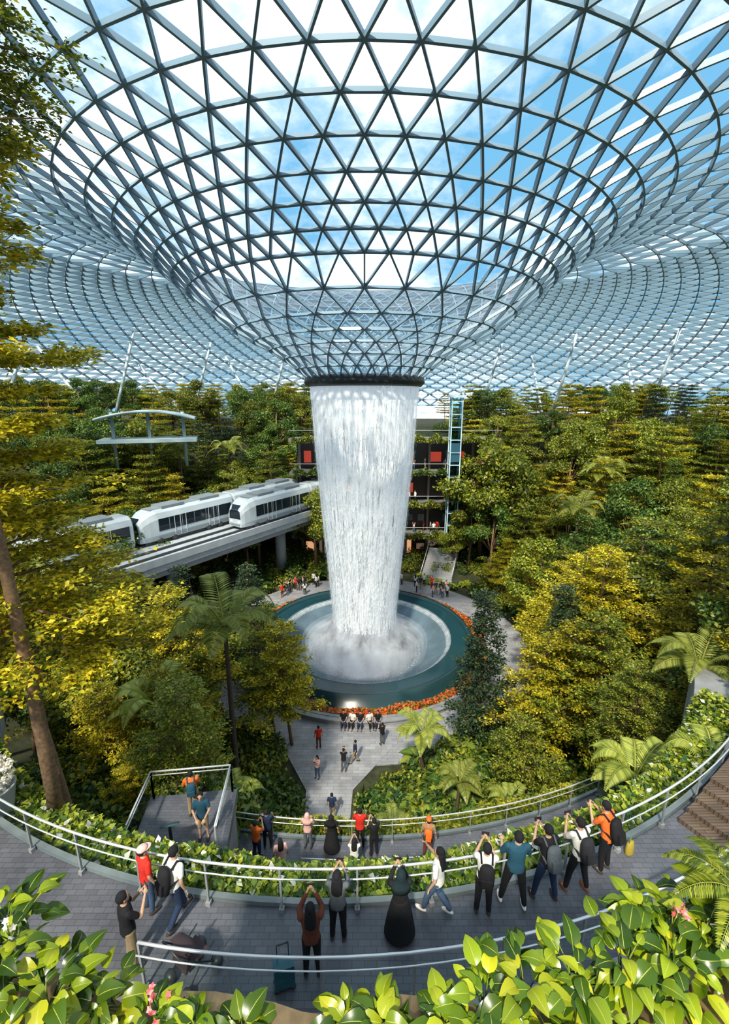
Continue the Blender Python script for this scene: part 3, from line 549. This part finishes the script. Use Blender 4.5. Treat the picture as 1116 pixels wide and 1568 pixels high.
    for w,d,s in hd:
        sd=nrm(np.cross(d,[s*.2,.3,1.])+A([0,0,1e-3])); nn=np.cross(d,sd); ell(out,w+d*.05,(.042,.014,.05),0,10,A([sd,nn,d]))
        for k,l in enumerate((.055,.068,.062,.046)):
            p=w+d*.088+sd*(k-1.5)*.019; q=p+d*l*.5+nn*.006; cap(out,p,q,.0095,.009,6,0); cap(out,q,q+nrm(d+nn*.9)*l*.5,.0088,.0075,6,0)
        p=w+d*.035+sd*-.036; q=p+nrm(d-sd*.8)*.035; cap(out,p,q,.011,.01,6,0); cap(out,q,q+d*.03,.01,.008,6,0)
    for s in(-1,1): ell(out,U(s*.032,.097,1.612),(.013,.008,.007),4,8)
    ell(out,U(0,.103,1.545),(.024,.008,.006),5,8)
    if hijab is None:
        ell(out,U(0,-.018,1.625),(.088,.1,.105),4,16)
        if long: rings(out,[(*(U(0,y,z)),rx,ry) for y,z,rx,ry in((-.09,1.2,.05,.02),(-.105,1.28,.1,.035),(-.08,1.42,.11,.045),(-.05,1.56,.098,.07),(-.03,1.64,.09,.08))],14,4)
    else:
        rings(out,[(*(U(0,y,z)),rx,ry) for y,z,rx,ry in((-.02,1.26,.2,.14),(-.02,1.4,.19,.13),(-.02,1.47,.11,.1),(-.025,1.56,.1,.1),(-.02,1.66,.094,.1),(-.015,1.72,.05,.06))],18,6)
    if hat: ell(out,U(0,-.0,1.67),(.1,.115,.07),6,16); ell(out,U(0,.05,1.655),(.1,.14,.012),6,16)
    if arm in('phone','high','one'):
        hh=(hd[0][0]+hd[1][0])/2 if arm!='one' else hd[1][0]; box(out,hh+A([0,.05,.11]),(.15,.012,.08) if arm!='one' else (.075,.012,.15),0,7)
    if pack: 
        c=U(0,-.21,1.2); rings(out,[(c[0],c[1],c[2]+z,rx,ry) for z,rx,ry in((-.24,.1,.05),(-.22,.145,.09),(-.05,.15,.1),(.12,.14,.09),(.2,.11,.065),(.22,.05,.03))],16,6); box(out,c+A([0,-.1,-.1]),(.2,.05,.17),0,6)
        for s in(-1,1): tube(out,A([c+A([s*.1,.07,.17]),U(s*.11,-.02,1.475),U(s*.12,.125,1.36),U(s*.14,.12,1.15),c+A([s*.13,.05,-.15])]),[.02]*5,6,6)
    V=np.concatenate(out.V); hz=.92+o[2]; f=sstep(hz,hz+.25,V[:,2])*lean; y=V[:,1];z=V[:,2]-hz; 
    V=np.stack([V[:,0],y*np.cos(f)+z*np.sin(f),hz+z*np.cos(f)-y*np.sin(f)],-1)*(H/1.7); out.V=[V]
    acc=pack or hijab or hat or BK
    return out.mesh('person',[pbr('skin',SK,.55),cloth(top),cloth(bot),cloth(shoe),cloth(hair),pbr('lips',(.4,.12,.1),.5),cloth(acc),pbr('phone',(.02,.02,.025),.2)])
def put(name,x,y,z,yaw,**kw): return place(name,person(**kw),(x,y,z),math.radians(yaw))
z1=12.8
put('man',-4.19,6.07,z1,-45,arm='phone',top=BK,bot=KH)
put('man',-3.68,6.8,z1,-30,leg='stride',arm='down',top=WT,bot=NV,pack=BK,H=1.72,lean=.15)
put('woman',-4.3,7.0,z1,-40,top=RD,bot=JN,hat=PK,H=1.58)
put('woman',-.93,5.95,z1,5,arm='high',top=BR,bot=BK,long=True,sleeve=1.9,H=1.62)
put('woman',-.5,6.5,z1,-5,arm='phone',top=GY,bot=BK,long=True,sleeve=1.6,H=1.62)
put('woman',.67,6.55,z1,5,arm='phone',top=BK,bot=(.012,.014,.016),dress=True,hijab=(.012,.025,.03),sleeve=1.9,H=1.58)
put('woman',1.44,6.94,z1,60,leg='stride',arm='one',top=WT,bot=JN,long=True,shoe=WT,H=1.62)
put('man',2.36,6.96,z1,-10,arm='phone',top=WT,bot=BK,pack=BK,H=1.7)
put('man',3.01,7.12,z1,-5,arm='rail',leg='wide',top=TL,bot=BK,sleeve=.7,H=1.8,shoe=WT)
put('man',3.70,7.24,z1,10,arm='phone',leg='wide',top=BK,bot=NV,pack=GY,H=1.72,lean=.15)
put('man',4.42,7.4,z1,15,arm='phone',leg='wide',top=WT,bot=BK,pack=(.03,.03,.035),shoe=(.2,.07,.03),H=1.72,lean=.15)
put('man',5.2,7.8,z1,30,arm='phone',top=OR,bot=BK,pack=BK,H=1.7,lean=.2)
z2=6.3
put('man',-3.95,13.3,z2,-20,arm='phone',top=OR,bot=NV); put('man',-3.65,13.75,z2,10,arm='rail',top=NV,bot=BK); put('woman',-2.13,13.7,z2,-5,arm='rail',top=PK,bot=GY,hijab=PK,H=1.6)
put('woman',-1.23,13.6,z2,0,dress=True,top=BK,bot=BK,hijab=BK,H=1.62); put('man',-.17,13.75,z2,0,arm='rail',top=RD,bot=BK,H=1.76); put('man',.35,13.4,z2,20,arm='phone',top=BK,bot=BK)
put('man',2.34,13.4,z2,-10,arm='down',top=KH,bot=BR,hat=KH,pack=OR); put('woman',-2.95,12.7,z2,20,top=PK,bot=WT,long=True,H=1.6); put('woman',-.36,12.7,z2,0,arm='phone',top=WT,bot=TL,long=True,H=1.6)
put('man',-5.6,12.2,9.5,20,top=OR,bot=KH,arm='rail',pack=TL); put('man',-4.98,11.36,9.5,190,top=TL,bot=KH,shorts=True,arm='lap')
pl=[person(top=RD,bot=BR,vox=.022),person(top=WT,bot=BK,vox=.022,long=True,H=1.62),person(leg='sit',arm='lap',top=BK,bot=NV,vox=.022),person(leg='sit',arm='lap',top=WT,bot=BK,vox=.022),person(leg='stride',top=NV,bot=KH,vox=.022),person(top=PK,bot=JN,arm='phone',vox=.022,long=True,H=1.6),person(leg='stand',top=BK,bot=GY,vox=.022,arm='phone')]
for m,x,y,yaw in((0,-3.06,25.9,20),(5,-2.9,23.4,160),(6,-1.3,23.9,0),(4,-.6,24.6,90),(1,6.4,26.7,0),(0,8.4,26.2,50),(4,6.9,25.9,0),(5,-10.2,28.2,0),(1,-9.6,28.8,90),(6,1.2,26.2,30),(4,-1.8,20.6,0),(5,-8.4,29.2,10)):
    place('visitor',pl[m],(x,y,.06),math.radians(yaw))
for i,x in enumerate((-1.5,-.85,-.3,.35,.95)):
    yb=40-math.sqrt(11.95**2-x*x); place('seated_visitor',pl[2+i%2],(x,yb,.0),math.radians(180+R.uniform(-25,25)))
for i in range(44):
    a=math.radians(R.uniform(135,225)); r=R.uniform(12.6,15.2); place('visitor',pl[R.choice([0,1,4,5,6])],(r*math.sin(a),40-r*math.cos(a),.04),R.random()*6.28)
for i in range(26): place('visitor',pl[R.choice([0,1,4,5,6])],(R.uniform(3,16),R.uniform(61.1,62.5),R.choice([4.43,8.83,13.23])),R.random()*6.28)
b=B(); rings(b,[(0,0,0,.13,.08),(0,0,.02,.14,.09),(0,0,.26,.12,.06),(0,0,.3,.08,.03)],14,0); tube(b,A([(-.07,0,.28),(-.04,0,.42),(.04,0,.42),(.07,0,.28)]),[.01]*4,6,1); b.obj('tote_bag',[cloth((.40,.30,.05)),cloth((.1,.25,.1))],(6.0,8.2,12.8),.6)
# ---------------------------------------------------------------- world, sun, camera
w=bpy.data.worlds.new('World'); sc.world=w; w.use_nodes=True; nt=w.node_tree; nt.nodes.clear(); N=nt.nodes;L=nt.links
tc=N.new('ShaderNodeTexCoord'); sp_=N.new('ShaderNodeSeparateXYZ'); L.new(tc.outputs['Generated'],sp_.inputs[0]); ad=N.new('ShaderNodeMath'); ad.operation='ADD'; ad.inputs[1].default_value=.25; L.new(sp_.outputs[2],ad.inputs[0])
ab=N.new('ShaderNodeMath'); ab.operation='MAXIMUM'; ab.inputs[1].default_value=.1; L.new(ad.outputs[0],ab.inputs[0])
dv=[N.new('ShaderNodeMath') for _ in range(2)]; cb_=N.new('ShaderNodeCombineXYZ')
for i in range(2): dv[i].operation='DIVIDE'; L.new(sp_.outputs[i],dv[i].inputs[0]); L.new(ab.outputs[0],dv[i].inputs[1]); L.new(dv[i].outputs[0],cb_.inputs[i])
cb_.inputs[2].default_value=3.4
n=N.new('ShaderNodeTexNoise'); n.inputs['Scale'].default_value=1.6; n.inputs['Detail'].default_value=8; n.inputs['Roughness'].default_value=.6; L.new(cb_.outputs[0],n.inputs[0])
r=N.new('ShaderNodeValToRGB'); e=r.color_ramp.elements; e[0].position=.41; e[1].position=.62; e[0].color=(.12,.31,.48,1); e[1].color=(.95,.98,1,1)
for p_,c_ in((.47,(.30,.44,.55,1)),(.52,(.55,.62,.68,1))):
    q=e.new(p_); q.color=c_
L.new(n.outputs[0],r.inputs[0]); bg=N.new('ShaderNodeBackground'); bg.inputs[1].default_value=2.0; L.new(r.outputs[0],bg.inputs[0]); o=N.new('ShaderNodeOutputWorld'); L.new(bg.outputs[0],o.inputs[0])
sd=bpy.data.lights.new('sun','SUN'); sd.energy=9.5; sd.color=(1,.88,.70); sd.angle=.06; so=bpy.data.objects.new('sun',sd); sc.collection.objects.link(so); so.rotation_euler=(math.radians(38),math.radians(-14),0)
cd=bpy.data.cameras.new('camera'); cd.sensor_fit='VERTICAL'; cd.sensor_height=36; cd.lens=16.07; cd.clip_start=.05; cd.clip_end=500; co=bpy.data.objects.new('camera',cd); sc.collection.objects.link(co); co.location=(0,0,22.8); co.rotation_euler=(math.radians(76),0,0); sc.camera=co
